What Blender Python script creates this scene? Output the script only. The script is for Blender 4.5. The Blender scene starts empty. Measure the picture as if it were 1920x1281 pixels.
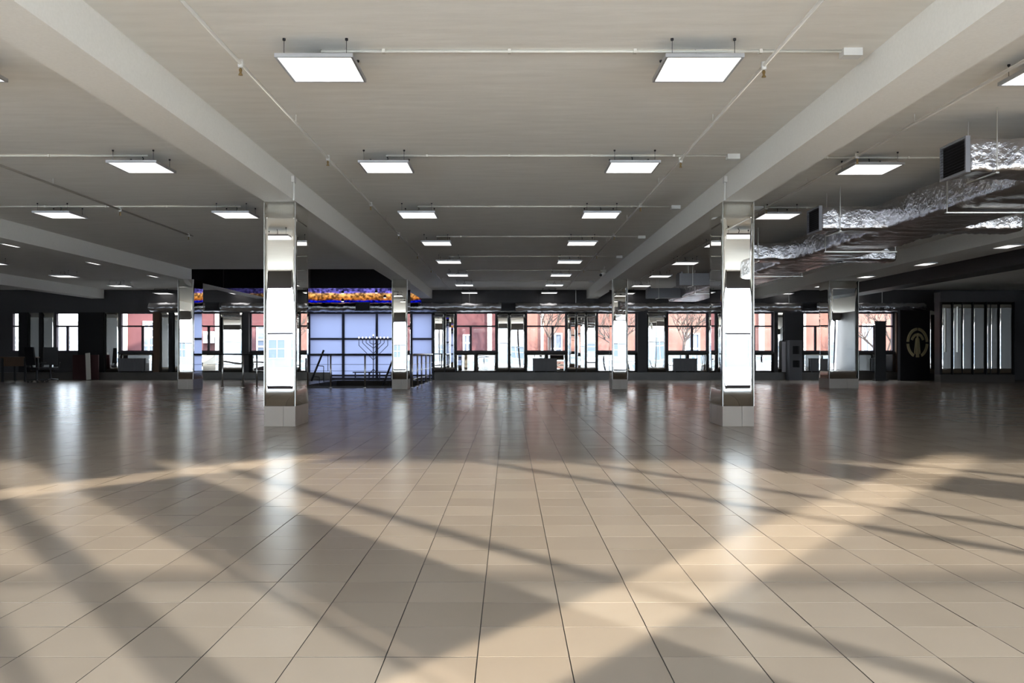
import bpy, math, random
from mathutils import Vector, Matrix, noise
R = random.Random(7)
S = bpy.context.scene
COL = S.collection
F = 1575.0            # focal length in pixels of the 1920 px wide frame
UX, VY = 955.0, 663.0 # vanishing point of the hall's long axis
CAM = 1.0             # eye height

# ------------------------------------------------------------------ camera
cd = bpy.data.cameras.new('camera')
cam = bpy.data.objects.new('camera', cd); COL.objects.link(cam)
cam.location = (0, 0, CAM); cam.rotation_euler = (math.pi/2, 0, 0)
cd.sensor_width = 36; cd.lens = 36*F/1920
cd.shift_x = (960-UX)/1920; cd.shift_y = (VY-640.5)/1920
cd.clip_start = .02; cd.clip_end = 400
S.camera = cam

# ------------------------------------------------------------------ sky, sun, exposure
W = bpy.data.worlds.new('sky'); S.world = W; W.use_nodes = True
bg = W.node_tree.nodes['Background']
bg.inputs[0].default_value = (.82, .90, 1.0, 1); bg.inputs[1].default_value = 4.0
SUN = Vector((-.80, 1.0, -.318)).normalized()
def lamp(name, typ, loc=(0,0,0), direction=None, **kw):
    l = bpy.data.lights.new(name, typ); o = bpy.data.objects.new(name, l); COL.objects.link(o)
    o.location = loc
    if direction is not None: o.rotation_euler = Vector(direction).to_track_quat('-Z', 'Y').to_euler()
    for k, v in kw.items(): setattr(l, k, v)
    return o
sun = lamp('sun', 'SUN', (6, -8, 6), SUN, energy=6.7, angle=math.radians(.9), color=(1, .92, .80))
sun.data.cycles.use_multiple_importance_sampling = False
# daylight portals in the glazed wall behind the camera (they only guide the sampling of the sky)
for bx in (-12.44, -6.24, 0, 6.24, 12.44):
    p = lamp('sky_portal', 'AREA', (bx, -1.25, 1.55), (0, 1, 0), shape='RECTANGLE', size=5.7, size_y=2.85)
    p.data.cycles.is_portal = True
# sunlight thrown back into the hall by the mirrored flanks of two pillars in the glazed wall
v = Vector((-SUN.x, SUN.y, SUN.z))
for fx in (-2.90, -9.12):
    c = Vector((fx, -.92, 1.62)) + v*.36
    b = lamp('sun_off_mirror', 'AREA', c, v, shape='RECTANGLE', size=.43, size_y=2.5, energy=8, color=(1, .90, .72), spread=math.radians(1.6))
    b.data.cycles.use_multiple_importance_sampling = False
S.view_settings.view_transform = 'Standard'; S.view_settings.look = 'None'
S.view_settings.gamma = 1; S.view_settings.use_curve_mapping = False
S.view_settings.exposure = 1.54
S.cycles.glossy_bounces = 6; S.cycles.max_bounces = 12

# ------------------------------------------------------------------ materials
MAT = {}
def mat(name, col=(.5,.5,.5), rough=.5, metal=0, spec=.5, emit=None, estr=0):
    m = bpy.data.materials.new(name); m.use_nodes = True
    b = m.node_tree.nodes['Principled BSDF']
    b.inputs['Base Color'].default_value = (*col, 1); b.inputs['Roughness'].default_value = rough
    b.inputs['Metallic'].default_value = metal; b.inputs['Specular IOR Level'].default_value = spec
    if emit: b.inputs['Emission Color'].default_value = (*emit, 1); b.inputs['Emission Strength'].default_value = estr
    MAT[name] = m; return m
def N(m, t, **kw):
    n = m.node_tree.nodes.new(t)
    for k, val in kw.items():
        if k in n.inputs: n.inputs[k].default_value = val
        else: setattr(n, k, val)
    return n
def L(m, a, b): m.node_tree.links.new(a, b)
def P(m): return m.node_tree.nodes['Principled BSDF']
def pos(m, scale=(1,1,1)):
    g = N(m, 'ShaderNodeNewGeometry'); mp = N(m, 'ShaderNodeMapping'); mp.inputs['Scale'].default_value = scale
    L(m, g.outputs['Position'], mp.inputs['Vector']); return mp.outputs[0]
def ramp(m, fac, stops):
    r = N(m, 'ShaderNodeValToRGB'); e = r.color_ramp.elements
    while len(e) < len(stops): e.new(.5)
    for x, (p_, c_) in zip(e, stops): x.position = p_; x.color = (*c_, 1)
    L(m, fac, r.inputs[0]); return r.outputs[0]
def noisy(m, c0, c1, scale=(1,1,1), ns=4, detail=4, bump=0, dist=.01):
    n = N(m, 'ShaderNodeTexNoise', Scale=ns, Detail=detail); L(m, pos(m, scale), n.inputs['Vector'])
    L(m, ramp(m, n.outputs[0], [(.3, c0), (.7, c1)]), P(m).inputs['Base Color'])
    if bump:
        b = N(m, 'ShaderNodeBump', Strength=bump, Distance=dist); L(m, n.outputs[0], b.inputs['Height'])
        L(m, b.outputs[0], P(m).inputs['Normal'])
    return m

# floor tile: beige stoneware, one shade per tile
m = mat('tile', rough=.2, spec=.16)
g = N(m, 'ShaderNodeNewGeometry'); mp = N(m, 'ShaderNodeVectorMath', operation='MULTIPLY')
TP = .303; TX0 = -.105; TY0 = 2.768
ad = N(m, 'ShaderNodeVectorMath', operation='ADD'); ad.inputs[1].default_value = (-TX0, -TY0, 0)
L(m, g.outputs['Position'], ad.inputs[0]); L(m, ad.outputs[0], mp.inputs[0]); mp.inputs[1].default_value = (1/TP, 1/TP, 0)
fl = N(m, 'ShaderNodeVectorMath', operation='FLOOR'); L(m, mp.outputs[0], fl.inputs[0])
wn = N(m, 'ShaderNodeTexWhiteNoise', noise_dimensions='2D'); L(m, fl.outputs[0], wn.inputs['Vector'])
n2 = N(m, 'ShaderNodeTexNoise', Scale=3.0, Detail=6); L(m, g.outputs['Position'], n2.inputs['Vector'])
mx = N(m, 'ShaderNodeMath', operation='MULTIPLY_ADD'); L(m, n2.outputs[0], mx.inputs[0]); mx.inputs[1].default_value = .5
L(m, wn.outputs['Value'], mx.inputs[2])
sc_ = N(m, 'ShaderNodeMath', operation='MULTIPLY'); L(m, mx.outputs[0], sc_.inputs[0]); sc_.inputs[1].default_value = .66
L(m, ramp(m, sc_.outputs[0], [(0, (.225,.184,.145)), (1, (.282,.234,.187))]), P(m).inputs['Base Color'])
rr = N(m, 'ShaderNodeMapRange'); L(m, n2.outputs[0], rr.inputs[0]); rr.inputs[3].default_value = .245; rr.inputs[4].default_value = .262
L(m, rr.outputs[0], P(m).inputs['Roughness'])
mat('grout', (.035,.03,.026), .9)
noisy(mat('plinth_tile', rough=.3), (.25,.205,.165), (.29,.24,.195), ns=2)
noisy(mat('dark_plinth', rough=.35), (.06,.052,.045), (.08,.07,.06), ns=2)
noisy(mat('ceiling_paint', rough=.9), (.81,.785,.73), (.87,.845,.79), (.6, 3.2, 1), 3.0, 6, .25, .02)
noisy(mat('beam_paint', rough=.85), (.82,.80,.75), (.86,.84,.79), (1,1,1), 45, 3, .12, .004)
mat('black_paint', (.008,.008,.009), .7)
mat('gloss_black', (.01,.01,.012), .03)
mat('wall_grey', (.065,.062,.064), .7)
mat('pipe_paint', (.50,.47,.42), .6)
mat('dark_wall', (.02,.018,.02), .5)
mat('dark_red', (.045,.010,.010), .6)
noisy(mat('brown_wood', rough=.5), (.07,.035,.018), (.11,.06,.03), (6,6,.5), 6)
mat('mirror', (.90,.90,.865), 0, 1)
mat('mirror_edge', (.05,.06,.055), .3)
mat('panel_light', (.9,.9,.9), .5, emit=(1, .98, .95), estr=.54)
mat('panel_frame', (.42,.42,.43), .4, .6)
mat('steel', (.62,.60,.56), .28, 1)
mat('dark_steel', (.03,.03,.035), .4, .5)
mat('white_pipe', (.62,.59,.53), .5)
mat('white_plastic', (.70,.69,.66), .4)
mat('brass', (.45,.33,.16), .35, 1)
mat('gold', (.74,.63,.36), .4, .2)
mat('navy_frame', (.022,.022,.055), .45)
mat('window_frame', (.06,.05,.065), .5)
mat('radiator_paint', (.13,.13,.14), .5)
mat('speaker_grey', (.12,.12,.13), .6)
mat('box_grey', (.20,.20,.22), .5)
mat('chair_black', (.012,.012,.014), .5)
mat('rubber', (.01,.01,.01), .7)
mat('asphalt', (.20,.20,.20), .9)
noisy(mat('pale_paving', rough=.9), (.80,.79,.78), (.88,.87,.86), ns=.6)
mat('bark', (.09,.065,.055), .9)
m = mat('foil', (.54,.53,.545), .27, 1)
n = N(m, 'ShaderNodeTexNoise', Scale=14.0, Detail=4, Roughness=.55); L(m, pos(m), n.inputs['Vector'])
vo = N(m, 'ShaderNodeTexNoise', Scale=4.0); L(m, pos(m), vo.inputs['Vector'])
a_ = N(m, 'ShaderNodeMath', operation='ADD'); L(m, n.outputs[0], a_.inputs[0]); L(m, vo.outputs[0], a_.inputs[1])
b = N(m, 'ShaderNodeBump', Strength=.65, Distance=.03); L(m, a_.outputs[0], b.inputs['Height']); L(m, b.outputs[0], P(m).inputs['Normal'])
# clear glazing: mostly see-through with a faint reflection
def glass(name, tint, gl):
    m = bpy.data.materials.new(name); m.use_nodes = True; t = m.node_tree; t.nodes.clear()
    o = N(m, 'ShaderNodeOutputMaterial'); x = N(m, 'ShaderNodeMixShader'); x.inputs[0].default_value = gl
    tr = N(m, 'ShaderNodeBsdfTransparent'); tr.inputs[0].default_value = (*tint, 1)
    gs = N(m, 'ShaderNodeBsdfGlossy'); gs.inputs['Roughness'].default_value = .02
    L(m, tr.outputs[0], x.inputs[1]); L(m, gs.outputs[0], x.inputs[2]); L(m, x.outputs[0], o.inputs[0]); MAT[name] = m
glass('glass', (.95,.965,.965), .02)
glass('tinted_glass', (.80,.84,.87), .03)
# frosted lilac glazing lit by the sky behind it
m = bpy.data.materials.new('lilac_glass'); m.use_nodes = True; m.node_tree.nodes.clear(); MAT['lilac_glass'] = m
o = N(m, 'ShaderNodeOutputMaterial'); x = N(m, 'ShaderNodeMixShader'); x.inputs[0].default_value = .12
tr = N(m, 'ShaderNodeBsdfTranslucent'); tr.inputs[0].default_value = (.41,.45,.56,1)
df = N(m, 'ShaderNodeBsdfDiffuse'); df.inputs[0].default_value = (.5,.5,.8,1)
L(m, tr.outputs[0], x.inputs[1]); L(m, df.outputs[0], x.inputs[2]); L(m, x.outputs[0], o.inputs[0])
# clerestory picture glass: gold skyline on blue, lit from behind
m = bpy.data.materials.new('picture_glass'); m.use_nodes = True; m.node_tree.nodes.clear(); MAT['picture_glass'] = m
o = N(m, 'ShaderNodeOutputMaterial'); tr = N(m, 'ShaderNodeBsdfTranslucent'); L(m, tr.outputs[0], o.inputs[0])
sx = N(m, 'ShaderNodeSeparateXYZ'); L(m, pos(m), sx.inputs[0])
n = N(m, 'ShaderNodeTexNoise', Scale=6.0, Detail=8); L(m, pos(m, (1.6,1,2)), n.inputs['Vector'])
n3 = N(m, 'ShaderNodeTexNoise', Scale=1.1, Detail=3); L(m, pos(m, (1,1,.6)), n3.inputs['Vector'])
zz = N(m, 'ShaderNodeMath', operation='MULTIPLY_ADD'); L(m, n3.outputs[0], zz.inputs[0]); zz.inputs[1].default_value = .22; L(m, sx.outputs['Z'], zz.inputs[2])
mr = N(m, 'ShaderNodeMapRange'); L(m, zz.outputs[0], mr.inputs[0]); mr.inputs[1].default_value = 2.95; mr.inputs[2].default_value = 3.63
base = ramp(m, mr.outputs[0], [(0, (.01,.015,.12)), (.24, (.015,.04,.42)), (.33, (.36,.19,.06)), (.66, (.60,.44,.25)), (.74, (.24,.22,.50)), (1, (.42,.42,.75))])
mm = N(m, 'ShaderNodeMix', data_type='RGBA', blend_type='MULTIPLY'); mm.inputs[0].default_value = .75
L(m, base, mm.inputs[6]); L(m, ramp(m, n.outputs[0], [(.38, (.15,.15,.2)), (.62, (1.5,1.45,1.4))]), mm.inputs[7]); L(m, mm.outputs[2], tr.inputs[0])
noisy(mat('red_render', rough=.9), (.052,.012,.015), (.075,.022,.024), ns=1.2)
noisy(mat('salmon_render', rough=.9), (.118,.042,.033), (.195,.09,.073), ns=.9)
mat('pale_trim', (.62,.56,.52), .8)
mat('pale_wall', (.60,.58,.62), .9)
mat('facade_white', (.78,.79,.80), .8)
mat('street_facade', (.225,.24,.265), .8)
mat('street_trim', (.15,.165,.19), .8)
mat('outside_pane', (.12,.14,.18), .1)
mat('blind_pane', (.11,.13,.16), .3)
mat('roof_grey', (.35,.35,.37), .8)

# ------------------------------------------------------------------ mesh helpers
ORG = {}
class MB:
    def __init__(s): s.v = []; s.f = []
    def box(s, x0, x1, y0, y1, z0, z1):
        i = len(s.v)
        s.v += [(x0,y0,z0),(x1,y0,z0),(x1,y1,z0),(x0,y1,z0),(x0,y0,z1),(x1,y0,z1),(x1,y1,z1),(x0,y1,z1)]
        s.f += [tuple(i+k for k in q) for q in ((3,2,1,0),(4,5,6,7),(0,1,5,4),(1,2,6,5),(2,3,7,6),(3,0,4,7))]
        return s
    def tube(s, p0, p1, r0, n=8, r1=None, cap=True):
        p0, p1 = Vector(p0), Vector(p1); r1 = r0 if r1 is None else r1
        d = (p1-p0).normalized(); a = d.orthogonal().normalized(); b = d.cross(a); i = len(s.v)
        for p, r in ((p0, r0), (p1, r1)):
            for k in range(n):
                t = 2*math.pi*k/n; s.v.append(tuple(p+a*(r*math.cos(t))+b*(r*math.sin(t))))
        for k in range(n):
            j = (k+1) % n; s.f.append((i+k, i+j, i+n+j, i+n+k))
        if cap: s.f += [tuple(i+k for k in reversed(range(n))), tuple(i+n+k for k in range(n))]
        return s
    def path(s, pts, r, n=8):
        for a, b in zip(pts[:-1], pts[1:]): s.tube(a, b, r, n)
        return s
    def prism(s, poly, axis, a0, a1):       # poly in the other two axes
        i = len(s.v); n = len(poly)
        for a in (a0, a1):
            for p in poly:
                q = list(p); q.insert(axis, a); s.v.append(tuple(q))
        for k in range(n):
            j = (k+1) % n; s.f.append((i+k, i+j, i+n+j, i+n+k))
        s.f += [tuple(i+k for k in reversed(range(n))), tuple(i+n+k for k in range(n))]
        return s
    def lathe(s, prof, c, n=16):
        i = len(s.v); m = len(prof)
        for r, z in prof:
            for k in range(n):
                t = 2*math.pi*k/n; s.v.append((c[0]+r*math.cos(t), c[1]+r*math.sin(t), c[2]+z))
        for q in range(m-1):
            for k in range(n):
                j = (k+1) % n; s.f.append((i+q*n+k, i+q*n+j, i+(q+1)*n+j, i+(q+1)*n+k))
        s.f += [tuple(i+k for k in reversed(range(n))), tuple(i+(m-1)*n+k for k in range(n))]
        return s
    def xform(s, M): s.v = [tuple(M @ Vector(p)) for p in s.v]; return s
    def build(s, name, material, parent=None, smooth=False, origin=None):
        o_ = ORG.get(parent.name, Vector()) if parent else Vector()
        if parent is None and origin is not None: o_ = Vector(origin)
        me = bpy.data.meshes.new(name)
        me.from_pydata([tuple(Vector(p)-o_) for p in s.v], [], s.f); me.update()
        if smooth: me.polygons.foreach_set('use_smooth', [True]*len(me.polygons))
        me.materials.append(MAT[material])
        o = bpy.data.objects.new(name, me); COL.objects.link(o)
        if parent: o.parent = parent
        elif origin is not None: o.location = origin
        ORG[o.name] = o_
        return o
def box(name, material, b, parent=None, **kw): return MB().box(*b).build(name, material, parent, **kw)
def tag(o, label=None, cat=None, group=None, kind=None):
    if label: o['label'] = label
    if cat: o['category'] = cat
    if group: o['group'] = group
    if kind: o['kind'] = kind
    return o
def thing(name, label, cat, loc=(0,0,0), group=None):
    o = bpy.data.objects.new(name, None); COL.objects.link(o); o.location = loc; o.empty_display_size = .1
    ORG[o.name] = Vector(loc); return tag(o, label, cat, group)
def struct(o, label, cat): return tag(o, label, cat, kind='structure')
def copy_tree(o, loc, label, group=None):
    r = o.copy(); COL.objects.link(r); r.location = loc; r['label'] = label
    for c in o.children:
        k = c.copy(); COL.objects.link(k); k.parent = r
        for g_ in c.children:
            q = g_.copy(); COL.objects.link(q); q.parent = k
    return r
def xw(u, d): return (u-UX)*d/F
def zw(v_, d): return CAM+(VY-v_)*d/F

def mirror_mesh(w, h, amp, seed, tilt=(0,0), nx=8, nz=12, t=.006):
    """a mirror pane in the XZ plane facing -Y, its face slightly bowed as real thin mirror is"""
    r = random.Random(seed); v = []; f = []
    a, b_, c_ = r.uniform(-amp, amp), r.uniform(-amp, amp), r.uniform(-amp, amp)
    px_, pz_ = r.uniform(0, 6), r.uniform(0, 6)
    for j in range(nz+1):
        for i in range(nx+1):
            x = (i/nx-.5)*w; z = j/nz*h
            y = a*math.sin(math.pi*i/nx)*max(w, .4) + b_*math.sin(math.pi*1.6*j/nz+pz_) + c_*.5*math.sin(3*i/nx+px_)*math.sin(2.2*j/nz)*max(w,.4)
            v.append((x, y + tilt[0]*x + tilt[1]*(z-h/2), z))
    K = nx+1
    for j in range(nz):
        for i in range(nx): f.append((j*K+i, j*K+i+1, (j+1)*K+i+1, (j+1)*K+i))
    n0 = len(v); v += [(-w/2,t+.01,0),(w/2,t+.01,0),(w/2,t+.01,h),(-w/2,t+.01,h)]; f.append((n0+3,n0+2,n0+1,n0))
    B = [i for i in range(K)]; T = [nz*K+i for i in range(K)]; LE = [j*K for j in range(nz+1)]; RI = [j*K+nx for j in range(nz+1)]
    f.append(tuple(reversed(B))+(n0, n0+1)); f.append(tuple(T)+(n0+2, n0+3)); f.append(tuple(LE)+(n0+3, n0)); f.append(tuple(reversed(RI))+(n0+1, n0+2))
    me = bpy.data.meshes.new('mirror_panel'); me.from_pydata(v, [], f); me.update()
    sm = [True]*(nx*nz)+[False]*5; me.polygons.foreach_set('use_smooth', sm)
    me.materials.append(MAT['mirror']); me.materials.append(MAT['mirror_edge'])
    for p_ in me.polygons[nx*nz:]: p_.material_index = 1
    return me
def mirror(x0, x1, y, z0, z1, parent, amp=.002, seed=0, tilt=(0,0), rotz=0):
    o = bpy.data.objects.new('mirror_panel', mirror_mesh(x1-x0, z1-z0, amp, seed, tilt)); COL.objects.link(o)
    o.parent = parent; o.location = Vector(((x0+x1)/2, y, z0)) - ORG.get(parent.name, Vector()); o.rotation_euler = (0,0,rotz)
    return o

ZC = 3.42; ZB = 3.08; YW = 32.0; XL, XR = -22.0, 20.5; YR = -1.35
VX0, VX1, VY0 = -9.13, -3.35, 24.1          # the double-height stair void
HX0, HX1, HY0, HY1 = -6.35, -2.95, 24.7, 30.9   # hole in the floor for the stairs

# ------------------------------------------------------------------ floor with tiles
mb = MB()
for b_ in ((XL, HX0, YR-.4, YW+.3), (HX1, XR, YR-.4, YW+.3), (HX0, HX1, YR-.4, HY0), (HX0, HX1, HY1, YW+.3)):
    mb.box(*b_, -.25, -.0035)
floor = struct(mb.build('floor', 'grout'), 'beige glazed tile floor of the whole hall', 'floor')
def tile_mesh():
    h = TP/2-.0018; c = h-.0005
    v = [(-h,-h,-.006),(h,-h,-.006),(h,h,-.006),(-h,h,-.006),(-h,-h,-.0004),(h,-h,-.0004),(h,h,-.0004),(-h,h,-.0004),(-c,-c,0),(c,-c,0),(c,c,0),(-c,c,0)]
    f = [(8,9,10,11)]
    for k in range(4):
        j = (k+1) % 4; f += [(k,j,4+j,4+k), (4+k,4+j,8+j,8+k)]
    return v, f
TV, TF = tile_mesh()
tme = bpy.data.meshes.new('tile'); tme.from_pydata(TV, [], TF); tme.materials.append(MAT['tile']); tme.materials.append(MAT['grout'])
for q in (1, 3, 5, 7): tme.polygons[q].material_index = 1
cells = []
i0, i1 = math.ceil((XL-TX0)/TP), math.floor((XR-TX0)/TP)
j0, j1 = math.ceil((YR-TY0)/TP), math.floor((YW-.05-TY0)/TP)
for j in range(j0, j1):
    for i in range(i0, i1):
        x = TX0+(i+.5)*TP; y = TY0+(j+.5)*TP
        if HX0-.1 < x < HX1+.1 and HY0-.1 < y < HY1+.1: continue
        inside = y > .3 and abs(x)*F/y < 965+TP*F/y*.3 and CAM*F/(y+TP*.4) < 1281-VY
        cells.append((0 if inside else 1, y, x))
cells.sort()
fv, ff = [], []
for k, (out, y, x) in enumerate(cells):
    tx, ty = R.gauss(0, .0018), R.gauss(0, .0018)
    if k < 300 and not out:
        o = bpy.data.objects.new('tile', tme); COL.objects.link(o); o.parent = floor
        o.location = (x, y, R.uniform(-.0004, .0004)); o.rotation_euler = (tx, ty, 0)
    else:
        n0 = len(fv); dz = R.uniform(-.0004, .0004)
        fv += [(x+p[0], y+p[1], p[2]+dz+p[1]*tx-p[0]*ty) for p in TV]
        ff += [tuple(n0+q for q in fc) for fc in TF]
mb = MB(); mb.v, mb.f = fv, ff
tf_ = tag(mb.build('tile_field', 'tile', floor), kind='stuff'); tf_.data.materials.append(MAT['grout'])
tf_.data.polygons.foreach_set('material_index', [0, 1, 0, 1, 0, 1, 0, 1, 0]*(len(ff)//9))
# stairwell lining and flight
mb = MB()
mb.box(HX0-.2, HX0, HY0-.2, HY1+.2, -3.2, -.25).box(HX1, HX1+.2, HY0-.2, HY1+.2, -3.2, -.25)
mb.box(HX0, HX1, HY0-.2, HY0, -3.2, -.25).box(HX0, HX1, HY1, HY1+.2, -3.2, -.25).box(HX0, HX1, HY0, HY1, -3.3, -3.2)
mb.build('stairwell_lining', 'dark_wall', floor)
for k in range(12):
    box('stair_step', 'wall_grey', (HX0+.1, HX0+1.5, HY1-.3-.3*(k+1), HY1-.3-.3*k, -3.1, -.2-.17*k), floor)

# ------------------------------------------------------------------ ceiling, beams
mb = MB()
for b_ in ((XL, VX0, YR-.4, YW+.3), (VX1, XR, YR-.4, YW+.3), (VX0, VX1, YR-.4, VY0)): mb.box(*b_, ZC, ZC+.4)
ceiling = struct(mb.build('ceiling', 'ceiling_paint'), 'painted concrete ceiling slab with a faint board pattern', 'ceiling')
mb = MB()
mb.box(VX0-.2, VX0, VY0-.2, YW+.3, ZC+.4, 5.4).box(VX1, VX1+.2, VY0-.2, YW+.3, ZC+.4, 5.4).box(VX0, VX1, VY0-.2, VY0, ZC+.4, 5.4).box(VX0-.2, VX1+.2, VY0-.2, YW+.3, 5.4, 5.6)
mb.build('stair_void_lining', 'black_paint', ceiling)
BEAMS = [(-15.57, 'leftmost pale concrete beam, running along the far left of the ceiling'),
         (-9.35, 'pale concrete beam second from the left, above the stair railing end'),
         (-3.135, 'long pale concrete beam over the left mirrored pillars'),
         (3.135, 'long pale concrete beam over the right mirrored pillars'),
         (9.35, 'pale concrete beam right of the foil air duct')]
for bx, lb in BEAMS:
    w = .215 if abs(bx) < 4 else .23
    o = MB().box(bx-w, bx+w, YR, YW-.2, ZB, ZC).build('ceiling_beam', 'beam_paint', origin=(bx, 0, ZB)); tag(o, lb, 'beam', 'ceiling beams')
    o.data.materials.append(MAT['beam_paint'])
o = box('bulkhead', 'dark_wall', (11.8, 12.5, 14, YW-.6, 3.06, ZC-.001)); tag(o, 'dark bulkhead hanging under the ceiling at far right', 'bulkhead')

# ------------------------------------------------------------------ mirrored pillars
def pillar(xc, y0, label, w=.43, dep=.75, zt=ZB, amp=.0016, seed=1, tilt=(0,0), tiles=True):
    t = thing('mirrored_pillar', label, 'pillar', (xc, y0+dep/2, 0), 'mirrored pillars')
    h = w/2
    box('core', 'wall_grey', (xc-h+.02, xc+h-.02, y0+.02, y0+dep-.02, 0, zt), t)
    zp = .277
    # tiled plinth
    j = xc+h-.3*w/.43*.55 if tiles else xc
    for a, b_ in ((xc-h, j-.002), (j+.002, xc+h)): box('plinth_tile', 'plinth_tile', (a, b_, y0, y0+.02, .002, zp), t)
    for sx in (-1, 1):
        xa, xb = (xc-h, xc-h+.02) if sx < 0 else (xc+h-.02, xc+h)
        yy = y0+.021
        for q in range(3):
            ye = min(yy+.3, y0+dep)
            if ye-yy > .03: box('plinth_tile', 'plinth_tile', (xa, xb, yy, ye-.003, .002, zp), t)
            yy = ye
    mirror(xc-h+.004, xc+h-.004, y0, zp+.004, zt-.004, t, amp, seed, tilt)
    mirror(xc-h+.004, xc+h-.004, y0+dep, zp+.004, zt-.004, t, amp, seed+1, rotz=math.pi)
    for sx in (-1, 1):
        o = mirror(-dep/2+.004, dep/2-.004, 0, zp+.004, zt-.004, t, amp, seed+2+sx, rotz=math.pi/2*sx)
        o.location = Vector((xc+sx*h, y0+dep/2, zp+.004)) - ORG[t.name]
    for sx in (-1, 1):
        x_ = xc+sx*(h-.002); box('corner_trim', 'steel', (x_-.003, x_+.003, y0-.003, y0+.006, zp, zt), t)
    return t
pillar(-3.145, 11.5, 'near left mirrored pillar with beige tiled plinth', seed=11, tilt=(.004, .001), amp=.0012)
pillar(3.135, 11.5, 'near right mirrored pillar with beige tiled plinth', seed=23, tilt=(0, .0005), amp=.0006)
pillar(-3.07, 23.5, 'farther left mirrored pillar at the corner of the stair railing', seed=31, amp=.002)
pillar(3.095, 23.5, 'farther right mirrored pillar before the far windows', seed=43, amp=.0015)
pillar(-9.06, 23.5, 'mirrored pillar at the left end of the stair railing', seed=57, amp=.002)
pillar(9.56, 24.0, 'wide mirrored pillar in the right bay', w=.84, dep=.8, seed=61, amp=.003, tilt=(.02, 0))
pillar(-15.05, 23.5, 'mirrored pillar cut by the left edge of the picture', seed=71, amp=.002)
pillar(15.3, 23.5, 'mirrored pillar beyond the right edge of the picture', seed=75)
for sx in (-1, 1):
    pillar(9.35*sx, 11.5, 'mirrored pillar outside the picture in the %s bay' % ('left' if sx < 0 else 'right'), seed=83+sx, amp=.001)
for xc, lb in ((-15.57,'farthest left'), (-9.35,'second left'), (-3.135,'left inner'), (3.135,'right inner'), (9.35,'right outer'), (15.57, 'farthest right')):
    pillar(xc, -1.26, '%s mirrored pillar in the glazed wall behind the camera' % lb, dep=.70, seed=90, amp=0)

# ------------------------------------------------------------------ glazed wall behind the camera
mb = MB().box(XL, XR, YR-.25, YR, 2.98, ZC).box(XL, XR, YR-.25, YR, -.25, .02)
wf = struct(mb.build('wall_front', 'wall_grey'), 'glazed street wall behind the camera', 'wall')
wn_ = 0
def window(n, x0, x1, z0, z1, y, muls, trans, label, fm='window_frame', gm='glass', fr=.05, dp=.07, tf=.55, low=None):
    """frame, mullions, transom and one pane for each light"""
    t = thing('window_%d' % n, label, 'window', ((x0+x1)/2, y, z0)); t['kind'] = 'structure'
    mb = MB().box(x0, x1, y-dp/2, y+dp/2, z0, z0+fr).box(x0, x1, y-dp/2, y+dp/2, z1-fr, z1)
    mb.box(x0, x0+fr, y-dp/2, y+dp/2, z0+fr, z1-fr).box(x1-fr, x1, y-dp/2, y+dp/2, z0+fr, z1-fr); mb.build('window_frame', fm, t)
    for zt in trans: box('transom', fm, (x0+fr, x1-fr, y-dp/2, y+dp/2, zt-fr*tf, zt+fr*tf), t)
    zs = [z0+fr]+[q for q in trans]+[z1-fr]
    for k in range(len(zs)-1):
        xs = [x0+fr]+[q[0] for q in muls if k in q[1]]+[x1-fr]
        za = zs[k]+(fr*.55 if k else 0); zb = zs[k+1]-(fr*.55 if k+1 < len(zs)-1 else 0)
        for q in muls:
            if k in q[1]: box('mullion', fm, (q[0]-fr*q[2], q[0]+fr*q[2], y-dp/2, y+dp/2, za, zb), t)
        for a, b_ in zip(xs[:-1], xs[1:]): box('pane', low if low and k == 0 else gm, (a, b_, y-.003, y+.003, za, zb), t)
    return t
for k, bc in enumerate((-18.7, -12.46, -6.24, 0, 6.24, 12.46, 18.0)):
    hw = 2.9 if abs(bc) < 15 else (3.0 if bc < 0 else 2.2)
    ml = [(bc-1.80, (0,1), .9), (bc+.75, (0,1), .9), (bc+1.60, (0,1), .7)]
    if bc == 0: ml.append((bc+2.14, (0,1), 1.7))
    window(50+k, bc-hw, bc+hw, .02, 2.98, YR+.05, ml, [1.60], '%s bay of floor to ceiling glazing behind the camera' % ('first second third middle fifth sixth seventh'.split()[k]), fr=.06, tf=.3, low='tinted_glass')

# ------------------------------------------------------------------ far wall
SW = F/YW
def fx(u): return (u-UX)/SW
WIN = [(20,39,0), (102,148,.5), (224,288,.66), (346,413,.66), (468,535,.5), (854,931,.37), (986,1062,.66), (1119,1194,.42), (1251,1327,.62), (1380,1450,.5), (1505,1578,.34), (1605,1677,.5)]
WZ0, WZ1, WZT = 1.06, 2.57, 2.04
LIL = (578, 812)
mb = MB()
# wall built round the openings: below, between and above the windows
ops = sorted([(fx(a), fx(b_), WZ0, WZ1) for a, b_, _ in WIN] + [(fx(LIL[0]), fx(LIL[1]), .02, WZ1)])
xprev = XL
for a, b_, z0, z1 in ops:
    mb.box(xprev, a, YW, YW+.3, 0, WZ1); mb.box(a, b_, YW, YW+.3, 0, z0); xprev = b_
mb.box(xprev, XR, YW, YW+.3, 0, WZ1)
mb.box(XL, VX0, YW, YW+.3, WZ1, ZC); mb.box(VX1, XR, YW, YW+.3, WZ1, ZC)
wall_back = struct(mb.build('wall_back', 'wall_grey'), 'far wall of the hall with windows between mirror panels', 'wall')
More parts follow.
